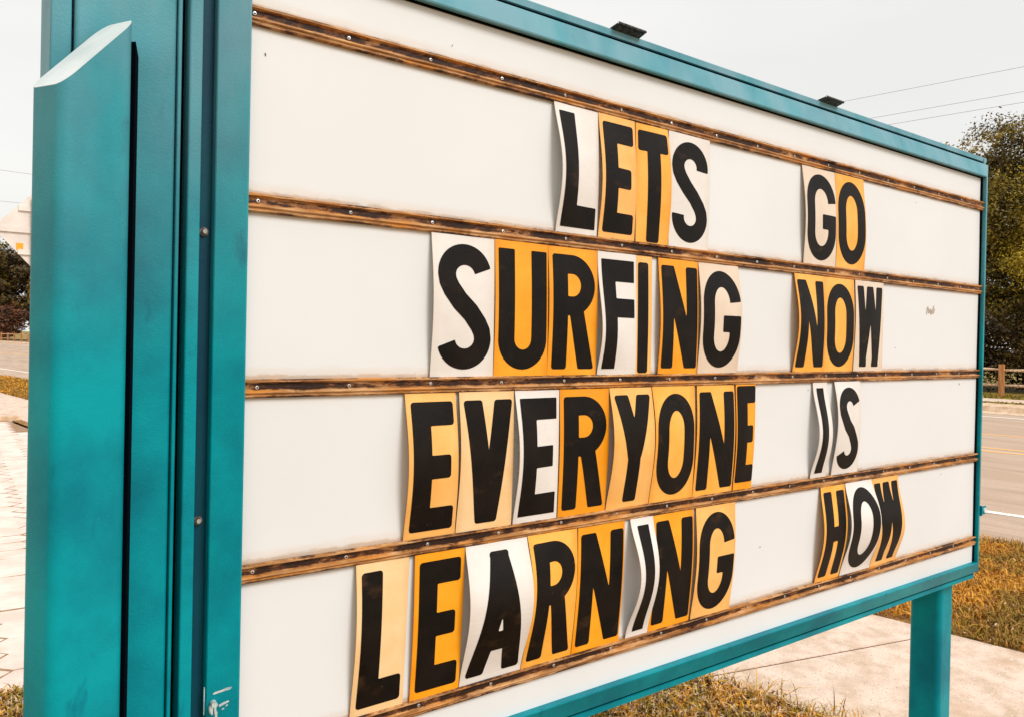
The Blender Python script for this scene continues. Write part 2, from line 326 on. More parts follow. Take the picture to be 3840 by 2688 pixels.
for i in range(-60, 20):
    for j in range(0, 80):
        x = i*R_*1.25*1.5; yy = 2.98+j*R_*.8*math.sqrt(3)+(i % 2)*R_*.8*math.sqrt(3)/2
        if x < -8.8 or yy > 14.85 or x > NEARWALK(yy)-.32: continue
        # distance in plan from the sight corridor left of the post
        cells.append((abs((x+.367)-.045*(yy+1.18))/(yy+1.18)*3+.02*yy, x, yy))
cells.sort(); sv_, sf_ = [], []
for k, (d, x, yy) in enumerate(cells):
    dz = random.uniform(-.0008, .0008); rz = random.uniform(-.03, .03)
    if k < 260:
        q = k % 6
        if hms[q] is None: o = hbs[q].obj('paver', paver_m, pav); hms[q] = o.data
        else: o = link(bpy.data.objects.new('paver', hms[q]), pav)
        o.location = (x, yy, dz); o.rotation_euler = (0, 0, rz)
    else:
        b0 = len(sv_); c, s_ = math.cos(rz), math.sin(rz)
        sv_ += [(x+c*a-s_*b_, yy+s_*a+c*b_, z+dz) for a, b_, z in hbs[k % 6].v]; sf_ += [tuple(q+b0 for q in f) for f in hbs[k % 6].f]
o = mesh_obj('pavers', sv_, sf_, paver_m, pav); o['kind'] = 'stuff'
b = MB(); b.prism([(-9, 15.0), (NEARWALK(15)-.0, 15.0), (NEARWALK(15.15), 15.15), (-9, 15.15)], -.05, .07)
o = b.obj('forecourt_edging', kerb_m); o['kind'] = 'structure'
b = MB(); b.prism([(-9, 15.16), (NEARWALK(15.2), 15.16), (NEARWALK(19), 18.4), (-9, 18.4)], -.05, .03)
o = b.obj('concrete_apron', concrete); o['kind'] = 'structure'

# ------------------------------------------------------------------ the sign
sign = empty('message_sign', (0, 0, 0), 'teal changeable-letter message board with white face, four rows of black letters and rusty tracks', 'message board')
# panel
UL, UR, ZT, ZB = -.008, 2.4425, 2.176, .882
nx, nz_ = 60, 34; v = []; f = []
for j in range(nz_+1):
    for i in range(nx+1):
        u = UL-.02+(UR-UL+.04)*i/nx; z = ZB-.02+(ZT-ZB+.04)*j/nz_
        v.append((u, .0012*math.sin(u*3.1+z*1.3)*math.sin(z*math.pi/VP)+.001, z))
for j in range(nz_):
    for i in range(nx): a = j*(nx+1)+i; f.append((a, a+1, a+nx+2, a+nx+1))
mesh_obj('face_panel', v, f, panel_m, sign, smooth=True)
# cabinet: body, back and returns
b = MB(); b.box(-.092, 2.50, .03, .23, .846, 2.232)
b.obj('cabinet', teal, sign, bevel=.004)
b = MB(); b.extrude_x([(.006, 2.2345), (.006, 2.2475), (.010, 2.2505), (.24, 2.2505), (.24, 2.2345)], -.09, 2.487); b.obj('top_flashing', teal, sign)
b = MB(); b.extrude_x([(.008, .834), (.008, .822), (.24, .822), (.24, .8445), (.034, .8445)], -.09, 2.470); b.obj('bottom_flashing', teal, sign)
b = MB(); b.box(2.462, 2.474, .004, .2, 2.226, 2.244); b.obj('corner_tab', teal, sign)
# bevelled frame rails, mitred: inner edge proud, outer edge set back
NI, NO = -.014, .001
def frame_rail(pi0, pi1, po0, po1):
    """inner and outer edge end points (u,z)"""
    b = MB()
    for (i_, o_) in ((pi0, po0), (pi1, po1)):
        dx, dz = o_[0]-i_[0], o_[1]-i_[1]
        b.v += [(i_[0], .0, i_[1]), (i_[0], NI, i_[1]), (i_[0]+dx*.06, NI-.001, i_[1]+dz*.06), (i_[0]+dx*.97, NO-.001, i_[1]+dz*.97), (o_[0], NO+.001, o_[1]), (o_[0], .0265, o_[1]), (i_[0], .0265, i_[1])]
    n = 7; b.f = [tuple(range(n)), tuple(range(2*n-1, n-1, -1))]+[(j, (j+1) % n, (j+1) % n+n, j+n) for j in range(n)]
    return b.obj('frame_rail', teal, sign)
IL, IR, IT, IB = -.007, 2.441, 2.1765, .8835; OL, OR, OT, OB = -.0515, 2.4865, 2.2255, .842
e_ = .0006
frame_rail((IL, IT), (IR, IT), (OL, OT), (OR, OT)); frame_rail((IL, IB), (IR, IB), (OL, OB), (OR, OB))
frame_rail((IL, IB+e_), (IL, IT-e_), (OL, OB+e_), (OL, OT-e_)); frame_rail((IR, IB+e_), (IR, IT-e_), (OR, OB+e_), (OR, OT-e_))
# black strips added as gap shade: behind the rails and round the face
b = MB(); b.box(-.05, 2.485, .012, .029, 2.2262, 2.2340); b.obj('gap_shade_strip', black_gap, sign)
b = MB(); b.box(-.05, 2.470, .010, .029, .8352, .8415); b.obj('gap_shade_strip', black_gap, sign)
b = MB(); b.box(IL+.0005, IR-.0005, -.0035, .003, IT-.0032, IT-.0005); b.box(IR-.0065, IR-.0006, -.0035, .003, IB+.001, IT-.0035); b.box(IL+.0006, IL+.0022, -.0035, .003, IB+.001, IT-.0035); b.obj('face_edge_shade', black_gap, sign)
# left channel with ridge between the frame and the post
b = MB(); b.box(-.0695, -.0520, .0187, .0290, .80, 2.30); b.obj('channel', navy, sign)
b = MB(); b.prism(rounded([(-.0905, -.001), (-.0722, -.001), (-.0722, .029), (-.0905, .029)], .003, 3), .78, 2.31); b.obj('channel_ridge', teal, sign)
# bolts in the channel
def bolt(x, z):
    b = MB(); c = Vector((x, .0185, z)); b.tube(c, c+Vector((0, -.006, 0)), .0048, 6); b.tube(c, c+Vector((0, -.0022, 0)), .0066, 14)
    o = b.obj('bolt', rusty, sign, bevel=.0006)
    k = MB(); k.tube(c+Vector((0, -.0062, 0)), c+Vector((.0004, -.0072, 0)), .0034, 8); k.obj('bolt_end', zinc, o)
bolt(-.0622, 1.7496); bolt(-.0635, 1.322)
# posts
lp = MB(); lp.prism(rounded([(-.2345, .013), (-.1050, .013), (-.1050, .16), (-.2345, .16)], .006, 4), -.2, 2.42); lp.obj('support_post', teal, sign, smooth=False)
lp = MB(); lp.prism(rounded([(-.2625, .0155), (-.2375, .0155), (-.2375, .15), (-.2625, .15)], .003, 3), -.2, 2.42); lp.obj('post_flange', teal, sign)
lp = MB(); lp.prism(rounded([(-.1040, .009), (-.0985, .009), (-.0985, .17), (-.1040, .17)], .002, 2), -.2, 2.32); lp.obj('post_lip', teal, sign)
rp = MB(); rp.prism(rounded([(2.329, .05), (2.425, .05), (2.425, .155), (2.329, .155)], .02, 6), -.2, .824); rp.obj('support_post', teal, sign, smooth=False)
gp = MB(); gp.box(-.0980, -.0910, .030, .034, -.2, 2.3); gp.obj('post_gap_shade', black_gap, sign)  # black strip added to darken the gap beside the post
lo_ = MB(); lo_.box(-.0905, -.0545, .03, .16, -.2, .84); lo_.obj('post_foot_plate', teal, sign)

# letter tracks with screws
prof = [(0, .0118), (-.0075, .0118), (-.0085, .0105), (-.0085, .0080), (-.0035, .0062), (-.0035, -.0045), (-.0085, -.0062), (-.0092, -.0085), (-.0080, -.0100), (-.0062, -.0108), (-.0062, -.0150), (-.0045, -.0165), (0, -.0165)]
US = .1524; off = [.009, .0122, .0158, .0087, 0.0]
off = [.0, .0092, .0126, .0121, .0011]
scr = None
for k in range(5):
    z = Z0-k*VP; o = None
    b = MB(); b.extrude_x([(n_, zz) for n_, zz in prof], UL+.0015, UR-.0015, 90, .00025)
    o = b.obj('track', track_m, sign); o.location = (0, 0, z)
    for i in range(17):
        x = i*US+off[k]+random.uniform(-.001, .001)
        if x > UR-.005: continue
        if scr is None:
            v = []; f = []; mi = []; rr = [(.0, .0005), (.0013, .0005), (.0015, .0018), (.0027, .0015), (.0030, 0)]; n = 12
            for (r_, h) in rr[1:]:
                v += [(r_*math.cos(2*math.pi*q/n), -h, r_*math.sin(2*math.pi*q/n)) for q in range(n)]
            f.append(tuple(range(n))); mi.append(1)
            for a in range(3):
                for q in range(n): f.append((a*n+q, a*n+(q+1) % n, (a+1)*n+(q+1) % n, (a+1)*n+q)); mi.append(0 if a else 1)
            so_ = mesh_obj('screw', v, f, [zinc, slot], o, mi=mi); scr = so_.data
            bm = bmesh.new(); bm.from_mesh(scr); bmesh.ops.recalc_face_normals(bm, faces=bm.faces); bm.to_mesh(scr); bm.free()
        else: so_ = link(bpy.data.objects.new('screw', scr), o)
        so_.location = (x, -.0037, random.uniform(-.0006, .0006)); so_.rotation_euler = (random.uniform(-.15, .15), random.uniform(0, 6), random.uniform(-.15, .15))
# hinges on the top edge
def hinge(u0, u1):
    b = MB()
    for (a, c, dz) in (((.030, 2.2515), (-.0090, 2.2580), .0), ((.016, 2.2488), (-.008, 2.2555), 0)):
        n0 = len(b.v)
        for u in (u0, u1): b.v += [(u, a[0], a[1]), (u, c[0], c[1]), (u, c[0], c[1]-.0016), (u, a[0], a[1]-.0016)]
        b.f += [(n0, n0+1, n0+2, n0+3), (n0+7, n0+6, n0+5, n0+4)]+[(n0+j, n0+4+j, n0+4+(j+1) % 4, n0+(j+1) % 4) for j in range(4)]
    o = b.obj('hinge', hinge_m, sign); n = 5; w_ = (u1-u0)/n
    for i in range(n):
        k = MB(); k.tube((u0+i*w_+.0006, -.0112, 2.2568), (u0+(i+1)*w_-.0006, -.0112, 2.2568), .0030, 10); k.obj('hinge_knuckle', hinge_m, o)
    k = MB(); k.tube((u0-.001, -.0112, 2.2568), (u1+.001, -.0112, 2.2568), .0016, 8); k.obj('hinge_pin', zinc, o)
    k = MB(); k.extrude_x([(-.0075, 2.2548), (-.0065, 2.2550), (.010, 2.2480), (.0095, 2.2475)], u0+.003, u1-.004); k.obj('hinge_leaf', hinge_m, o)
hinge(.742, .822); hinge(1.497, 1.578)
# latch tab on the right stile
b = MB(); b.box(2.474, 2.503, -.012, -.009, 1.040, 1.068); b.box(2.470, 2.4738, -.0125, .004, 1.036, 1.070)
o = b.obj('latch_tab', teal, sign, bevel=.0006); k = MB(); k.tube((2.489, -.0122, 1.054), (2.489, -.0160, 1.054), .0085, 16); k.obj('latch_screw', white_cap, o)
# worn turn latch, bottom left
b = MB(); pts = [(-.0475, 1.054), (-.0500, 1.049), (-.0490, 1.043), (-.0450, 1.038), (-.0440, 1.043), (-.0440, 1.050)]
n0 = 0
for (x, z) in pts: b.v.append((x, -.013, z))
for (x, z) in pts: b.v.append((x, -.006, z))
b.f = [tuple(range(6)), tuple(range(11, 5, -1))]+[(j, (j+1) % 6, (j+1) % 6+6, j+6) for j in range(6)]
lt = b.obj('turn_latch', chip, sign, bevel=.001)
k = MB(); k.tube((-.0425, -.004, 1.054), (-.0425, -.0145, 1.054), .0045, 10); k.tube((-.0425, -.0145, 1.054), (-.0405, -.0150, 1.030), .0018, 6); k.obj('latch_pin', chip, lt)
k = MB(); k.tube((-.046, -.0105, 1.0545), (-.0415, -.0125, 1.0565), .0022, 6); k.obj('latch_rust', stain, lt)
def nn(u): return NI-.0012+(u-IL)/(OL-IL)*(NO-NI)      # bevel surface
def chipmesh(name, polys, m, par):
    v = []; f = []
    for P in polys:
        b0 = len(v); v += [(u, nn(u)-.0006, z) for u, z in P]; f.append(tuple(range(b0, b0+len(P))))
    return mesh_obj(name, v, f, m, par)
chipmesh('paint_chip', [[(-.0415, 1.0655), (-.030, 1.0685), (-.0195, 1.0710), (-.0175, 1.0745), (-.023, 1.0745), (-.031, 1.0715), (-.0395, 1.0695), (-.043, 1.067)],
                        [(-.034, 1.046), (-.028, 1.049), (-.021, 1.0525), (-.0215, 1.055), (-.029, 1.0525), (-.035, 1.0495)],
                        [(-.0305, 1.041), (-.027, 1.0425), (-.0275, 1.045), (-.031, 1.0435)], [(-.0255, 1.0455), (-.0225, 1.047), (-.0228, 1.0495), (-.0255, 1.048)],
                        [(-.0385, 1.026), (-.0365, 1.026), (-.0360, 1.040), (-.0390, 1.041)]], chip, sign)
k = MB(); k.box(-.0535, -.0522, .004, .0055, 1.035, 1.076); k.obj('paint_chip', chip, sign)
# faint scribble on the panel
scrib = mat('faded_scribble', lin(196, 178, 160), rough=.8)
k = MB()
for (x0_, z0_, x1_, z1_) in ((2.083, 1.704, 2.090, 1.728), (2.090, 1.728, 2.098, 1.708), (2.098, 1.708, 2.105, 1.722), (2.105, 1.720, 2.110, 1.704), (2.112, 1.720, 2.118, 1.706), (2.118, 1.706, 2.128, 1.732), (2.128, 1.708, 2.133, 1.724)):
    k.tube((x0_, -.0006, z0_), (x1_, -.0006, z1_), .0011, 5)
k.obj('scribble', scrib, sign)
speck = mat('dark_speck', (.08, .05, .03, 1), rough=.9); k = MB()
for (u, z, l_) in ((.018, 2.028, .004), (.496, 1.815, .007), (2.31, 1.488, .006), (1.46, 1.485, .003), (1.9, 1.60, .002), (.35, 2.12, .002), (1.1, 1.34, .002), (1.27, 1.10, .003), (.62, 1.90, .0015), (2.2, 1.2, .002), (.1, .95, .002), (2.0, 2.04, .002)):
    k.tube((u, -.0006, z), (u+l_*.3, -.0006, z-l_), .0007, 5)
k.obj('speck', speck, sign)

# slanted rounded tube standing in front of the left post
K_ = [(-.259, -.100), (-.170, -.057), (-.201, .007), (-.290, -.035)]
zt = lambda x, y: 1.898+1.024*(x+.259)+.531*(y+.1)
tube = empty('steel_tube_post', (-.23, -.046, 0), 'teal rounded steel tube with slanted pale top, standing before the board\'s left post', 'post')
rr = rounded(K_, .017, 7); rr = [(x+.23, y+.046) for x, y in rr]
b = MB(); n = len(rr); b.v = [(x, y, -.2) for x, y in rr]+[(x, y, zt(x-.23, y-.046)) for x, y in rr]
b.f = [(i, (i+1) % n, n+(i+1) % n, n+i) for i in range(n)]
o = b.obj('tube_wall', teal, tube, smooth=True)
b = MB(); cx_ = sum(p[0] for p in rr)/n; cy_ = sum(p[1] for p in rr)/n
b.v = [(x, y, zt(x-.23, y-.046)+.0005) for x, y in rr]; b.f = [tuple(range(n))]
b.v += [(x, y, zt(x-.23, y-.046)-.003) for x, y in [(cx_+(p[0]-cx_)*.99, cy_+(p[1]-cy_)*.99) for p in rr]]
b.f += [(i, (i+1) % n, n+(i+1) % n, n+i) for i in range(n)]
b.obj('tube_cap', white_cap, tube)
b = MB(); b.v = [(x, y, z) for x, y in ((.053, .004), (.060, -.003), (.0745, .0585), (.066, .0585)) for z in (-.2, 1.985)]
b.f = [(0, 1, 3, 2), (2, 3, 5, 4), (4, 5, 7, 6), (6, 7, 1, 0), (1, 7, 5, 3), (0, 2, 4, 6)]; b.obj('crease_shade', black_gap, tube)  # black strip added as contact shade between tube and post
k = MB(); k.tube((.0240, -.0250, 1.852), (.0235, -.0262, 1.852), .0022, 8); k.obj('rivet', rusty, tube)

# ------------------------------------------------------------------ letters
LETTERS = [
('LETS','L',0,.5811,.6967,.592,.7002,.0246,.0048,'W',1),('LETS','E',0,.6971,.8008,.7031,.8068,.0144,.0063,'P',0),('LETS','T',0,.804,.9024,.8116,.912,.0031,.0124,'L',0),('LETS','S',0,.9058,1.043,.9129,1.045,.0016,.0023,'W',0),
('GO','G',0,1.4048,1.554,1.4217,1.5694,.0092,.0046,'G',0),('GO','O',0,1.5546,1.6961,1.5701,1.7125,.0039,.007,'L',0),
('SURFING','S',1,.3131,.447,.3157,.4497,.011,.0026,'W',1),('SURFING','U',1,.4476,.5733,.4503,.5774,.0043,.0025,'O',0),('SURFING','R',1,.574,.7025,.5781,.7053,.0066,.0032,'O',0),('SURFING','F',1,.7032,.8141,.7083,.8185,.0176,.0032,'W',1),('SURFING','I',1,.8149,.8627,.8193,.8663,.0016,.0016,'P',0),('SURFING','N',1,.8809,1.0109,.8871,1.0146,.0078,.0031,'O',0),('SURFING','G',1,1.0127,1.1542,1.0174,1.1601,.0108,.0139,'G',0),
('NOW','N',1,1.3808,1.5125,1.3824,1.5201,.0185,.0062,'L',0),('NOW','O',1,1.5131,1.6616,1.5214,1.6628,.007,.0047,'L',0),('NOW','W',1,1.667,1.8167,1.6668,1.819,.0055,.0024,'G',0),
('EVERYONE','E',2,.2665,.3685,.269,.3734,.0191,.0126,'P',0),('EVERYONE','V',2,.3758,.4982,.3745,.4978,.0126,.0034,'C',0),('EVERYONE','E',2,.5007,.6099,.5022,.6092,.0204,.0025,'W',1),('EVERYONE','R',2,.6106,.7426,.6113,.7379,.0049,.0064,'D',0),('EVERYONE','Y',2,.7437,.868,.7409,.8667,.0208,.0157,'P',0),('EVERYONE','O',2,.8697,1.0083,.8676,1.0084,.0173,.0062,'L',0),('EVERYONE','N',2,1.0174,1.1501,1.0102,1.1499,.007,.0077,'L',0),('EVERYONE','E',2,1.1561,1.2329,1.1529,1.2232,.0077,.0046,'O',0),
('IS','I',2,1.4757,1.5413,1.4723,1.5452,.026,.020,'W',1),('IS','S',2,1.5739,1.7044,1.5693,1.6992,.0171,.0063,'W',1),
('LEARNING','L',3,.1827,.2826,.1761,.2743,.0124,.0001,'C',0),('LEARNING','E',3,.2931,.3957,.287,.3874,.0038,.0018,'O',0),('LEARNING','A',3,.3968,.5365,.3891,.5271,.0269,.0322,'W',0),('LEARNING','R',3,.5372,.6636,.5277,.6529,.0288,.0082,'L',0),('LEARNING','N',3,.6671,.7978,.655,.7858,.0065,.0048,'O',0),('LEARNING','I',3,.8127,.8825,.8053,.8713,.040,.027,'W',1),('LEARNING','N',3,.8839,1.0148,.8729,1.0058,.0079,.0063,'O',0),('LEARNING','G',3,1.023,1.1639,1.0103,1.1487,.0109,.0078,'P',0),
('HOW','H',3,1.5226,1.6383,1.5024,1.6171,.021,.018,'L',0),('HOW','O',3,1.6396,1.7747,1.621,1.7743,.028,.034,'W',0),('HOW','W',3,1.779,1.9249,1.7771,1.921,.024,.026,'P',0)]
H = .226; T = .0375; B = .0395
def sd_poly(P, X, Y):
    P = np.array(P, float); n = len(P); d = np.full(X.shape, 1e9); s = np.ones(X.shape)
    for i in range(n):
        a = P[i]; b_ = P[i-1]; e = b_-a; wx, wy = X-a[0], Y-a[1]
        t = np.clip((wx*e[0]+wy*e[1])/(e@e), 0, 1); d = np.minimum(d, (wx-e[0]*t)**2+(wy-e[1]*t)**2)
        c1 = Y >= a[1]; c2 = Y < b_[1]; c3 = e[0]*wy > e[1]*wx
        s = np.where((c1 & c2 & c3) | (~c1 & ~c2 & ~c3), -s, s)
    return s*np.sqrt(d)
def inset(P, r):
    P = [Vector(p) for p in P]; n = len(P); A = sum(P[i-1].x*P[i].y-P[i].x*P[i-1].y for i in range(n))
    if A < 0: P = P[::-1]
    out = []
    for i in range(n):
        p, q, s = P[i-1], P[i], P[(i+1) % n]; d1 = (q-p).normalized(); d2 = (s-q).normalized()
        n1 = Vector((-d1.y, d1.x)); n2 = Vector((-d2.y, d2.x)); a = p+n1*r; b_ = q+n2*r
        den = d1.x*d2.y-d1.y*d2.x; t = ((b_-a).x*d2.y-(b_-a).y*d2.x)/den; out.append(tuple(a+d1*t))
    return out
def cv(P, r, X, Y): return sd_poly(inset(P, r), X, Y)-r
def bx(x0, x1, y0, y1): return [(x0, y0), (x1, y0), (x1, y1), (x0, y1)]
def sd_path(P, t, X, Y, flat=True, r=.0, closed=False):
    P = np.array(P, float); d = np.full(X.shape, 1e9)
    for i in range(len(P)-1):
        a, b_ = P[i], P[i+1]; e = b_-a
        if e@e < 1e-12: continue
        wx, wy = X-a[0], Y-a[1]; k = np.clip((wx*e[0]+wy*e[1])/(e@e), 0, 1)
        d = np.minimum(d, np.hypot(wx-e[0]*k, wy-e[1]*k))
    d = d-t/2
    if closed: return d
    for (p, q) in ((P[0], P[1]), (P[-1], P[-2])):
        o_ = (p-q)/np.linalg.norm(p-q); s = (X-p[0])*o_[0]+(Y-p[1])*o_[1]; near = np.hypot(X-p[0], Y-p[1]) < t*.75
        d = np.where(near, np.maximum(d, s-(0 if flat else r)), d)
    return d
def ell(cx, cy, a, b_, t0, t1, n=24):
    return [(cx+a*math.cos(math.radians(t0+(t1-t0)*i/n)), cy+b_*math.sin(math.radians(t0+(t1-t0)*i/n))) for i in range(n+1)]
def glyph(ch, w, r, X, Y, h=H):
    t = T; U = lambda *d: np.minimum.reduce(d); x0, x1 = 0, w
    if ch == 'E': return U(cv(bx(0, t, 0, h), r, X, Y), cv(bx(0, w, h-B*1.05, h), r, X, Y), cv(bx(0, w, 0, B*1.05), r, X, Y), cv(bx(0, w*.9, h/2-B*.52, h/2+B*.52), r, X, Y))
    if ch == 'F': return U(cv(bx(0, t, 0, h), r, X, Y), cv(bx(0, w, h-B*1.15, h), r, X, Y), cv(bx(0, w, h*.47, h*.47+B), r, X, Y))
    if ch == 'L': return U(cv(bx(0, t*1.05, 0, h), r, X, Y), cv(bx(0, w, 0, B*1.1), r, X, Y))
    if ch == 'T': return U(cv(bx(w/2-t/2, w/2+t/2, 0, h), r, X, Y), cv(bx(0, w, h-B*1.1, h), r, X, Y))
    if ch == 'I': return cv(bx(0, w, 0, h), r, X, Y)
    if ch == 'H': return U(cv(bx(0, t, 0, h), r, X, Y), cv(bx(w-t, w, 0, h), r, X, Y), cv(bx(t*.5, w-t*.5, h*.42, h*.42+B), .001, X, Y))
    if ch == 'N': return U(cv(bx(0, t, 0, h), r, X, Y), cv(bx(w-t, w, 0, h), r, X, Y), cv([(0, h), (t*1.08, h), (w, 0), (w-t*1.08, 0)], min(r, .004), X, Y))
    if ch == 'V': return U(cv([(0, h), (t*1.1, h), (w/2+t*.55, 0), (w/2-t*.62, 0)], r, X, Y), cv([(w, h), (w-t*1.1, h), (w/2-t*.55, 0), (w/2+t*.62, 0)], r, X, Y))
    if ch == 'A': return U(cv([(0, 0), (t*1.05, 0), (w/2+t*.6, h), (w/2-t*.5, h)], r, X, Y), cv([(w, 0), (w-t*1.05, 0), (w/2-t*.6, h), (w/2+t*.5, h)], r, X, Y), cv(bx(w*.25, w*.75, h*.2, h*.2+B*.95), .001, X, Y))
    if ch == 'Y': return U(cv(bx(w/2-t/2, w/2+t/2, 0, h*.55), r, X, Y), cv([(0, h), (t*1.1, h), (w/2+t/2, h*.46), (w/2-t/2, h*.40)], r, X, Y), cv([(w, h), (w-t*1.1, h), (w/2-t/2, h*.46), (w/2+t/2, h*.40)], r, X, Y))
    if ch == 'W':
        q = w/4; s = t*.88
        return U(cv([(0, h), (s, h), (q+s*.62, 0), (q-s*.42, 0)], .005, X, Y), cv([(w, h), (w-s, h), (w-q-s*.62, 0), (w-q+s*.42, 0)], .005, X, Y),
                 cv([(w/2-s*.5, h), (w/2+s*.5, h), (q+s*.42, 0), (q-s*.5, 0)], .005, X, Y), cv([(w/2-s*.5, h), (w/2+s*.5, h), (w-q+s*.5, 0), (w-q-s*.42, 0)], .005, X, Y))
    if ch == 'U':
        a = w/2-t/2; b_ = a*1.02
        return sd_path([(t/2, h)]+ell(w/2, b_+t/2, a, b_, 180, 360)+[(w-t/2, h)], t, X, Y)
    if ch == 'O':
        a = w/2-t/2; b_ = h*.27; return sd_path(ell(w/2, h-t*.52-b_, a, b_, 0, 180)+ell(w/2, b_+t*.52, a, b_, 180, 360)+[(w-t/2, h-t*.52-b_)], t, X, Y, closed=True)
    if ch == 'G':
        a = w/2-t/2; b_ = h*.25
        P = ell(w/2, h-t*.52-b_, a, b_, 4, 180)+ell(w/2, b_+t*.52, a, b_, 180, 360)+[(w-t/2, h*.5)]
        return U(sd_path(P, t, X, Y), cv(bx(w*.53, w, h*.54-B*.98, h*.54), r*.6, X, Y))
    if ch == 'S':
        a = w/2-t/2; b_ = a*.93; yt = h-t*.52-b_; yb = b_+t*.52
        P = ell(w/2, yt, a, b_, -8 if r > .002 else 14, 180, 20)
        k = P[-1]
        P += [(t/2+.002, yt-.012), (t/2+.010, yt-.026), (w/2-.012, h/2+.010), (w/2+.012, h/2-.010), (w-t/2-.010, yb+.026), (w-t/2-.002, yb+.012)]
        P += ell(w/2, yb, a, b_, 0, -180-(-8 if r > .002 else 14)*-1+(-0), 20)
        return sd_path(P, t, X, Y)
    if ch == 'R':
        hb = h*.47; m_ = (h+hb)/2; b_ = (h-hb)/2
        P = [(t/2, h-t/2), (w*.45, h-t/2)]+ell(w*.45, (h-t/2+hb+t/2)/2, w*.55-t/2, (h-hb-t)/2, 90, -90)+[(t/2, hb+t/2)]
        return U(cv(bx(0, t, 0, h), r, X, Y), sd_path(P, t, X, Y), cv([(w*.36, hb+.014), (w*.36+t*1.08, hb+.014), (w, 0), (w-t*1.12, 0)], r*.7, X, Y))
def marching(D, xs, ys):
    """filled triangles where D<0, edges interpolated"""
    V = []; idx = {}; F = []
    ny, nx = D.shape
    def vert(key, p):
        if key not in idx: idx[key] = len(V); V.append(p)
        return idx[key]
    for j in range(ny-1):
        for i in range(nx-1):
            c = [(i, j), (i+1, j), (i+1, j+1), (i, j+1)]; d = [D[q[1], q[0]] for q in c]
            if min(d) >= 0: continue
            poly = []
            for k in range(4):
                a, b_ = c[k], c[(k+1) % 4]; da, db = d[k], d[(k+1) % 4]
                if da < 0: poly.append(vert(a, (xs[a[0]], ys[a[1]])))
                if (da < 0) != (db < 0):
                    t = da/(da-db); key = (min(a, b_), max(a, b_))
                    poly.append(vert(key, (xs[a[0]]+t*(xs[b_[0]]-xs[a[0]]), ys[a[1]]+t*(ys[b_[1]]-ys[a[1]]))))
            if len(poly) > 2: F.append(poly)
    return V, F
cname = {'W': 'white', 'P': 'peach', 'L': 'light orange', 'O': 'orange', 'G': 'grey-cream', 'C': 'cream', 'D': 'deep orange'}
rowname = ['top row', 'second row', 'third row', 'bottom row']; ordn = ['first', 'second', 'third', 'fourth', 'fifth', 'sixth', 'seventh', 'eighth']
PROF = {('IS', 'I'): (1.15, .5), ('LEARNING', 'I'): (.95, .6), ('LEARNING', 'A'): (.9, .45), ('LEARNING', 'R'): (.85, .3), ('SURFING', 'F'): (1.5, .35), ('LETS', 'L'): (1.05, .3), ('HOW', 'O'): (.95, .5), ('HOW', 'W'): (1.25, .5), ('NOW', 'N'): (1.0, .3), ('HOW', 'H'): (1.05, .3)}
TOPZ, BOTZ = -.0155+.004, -VP+.0112
cnt = {}
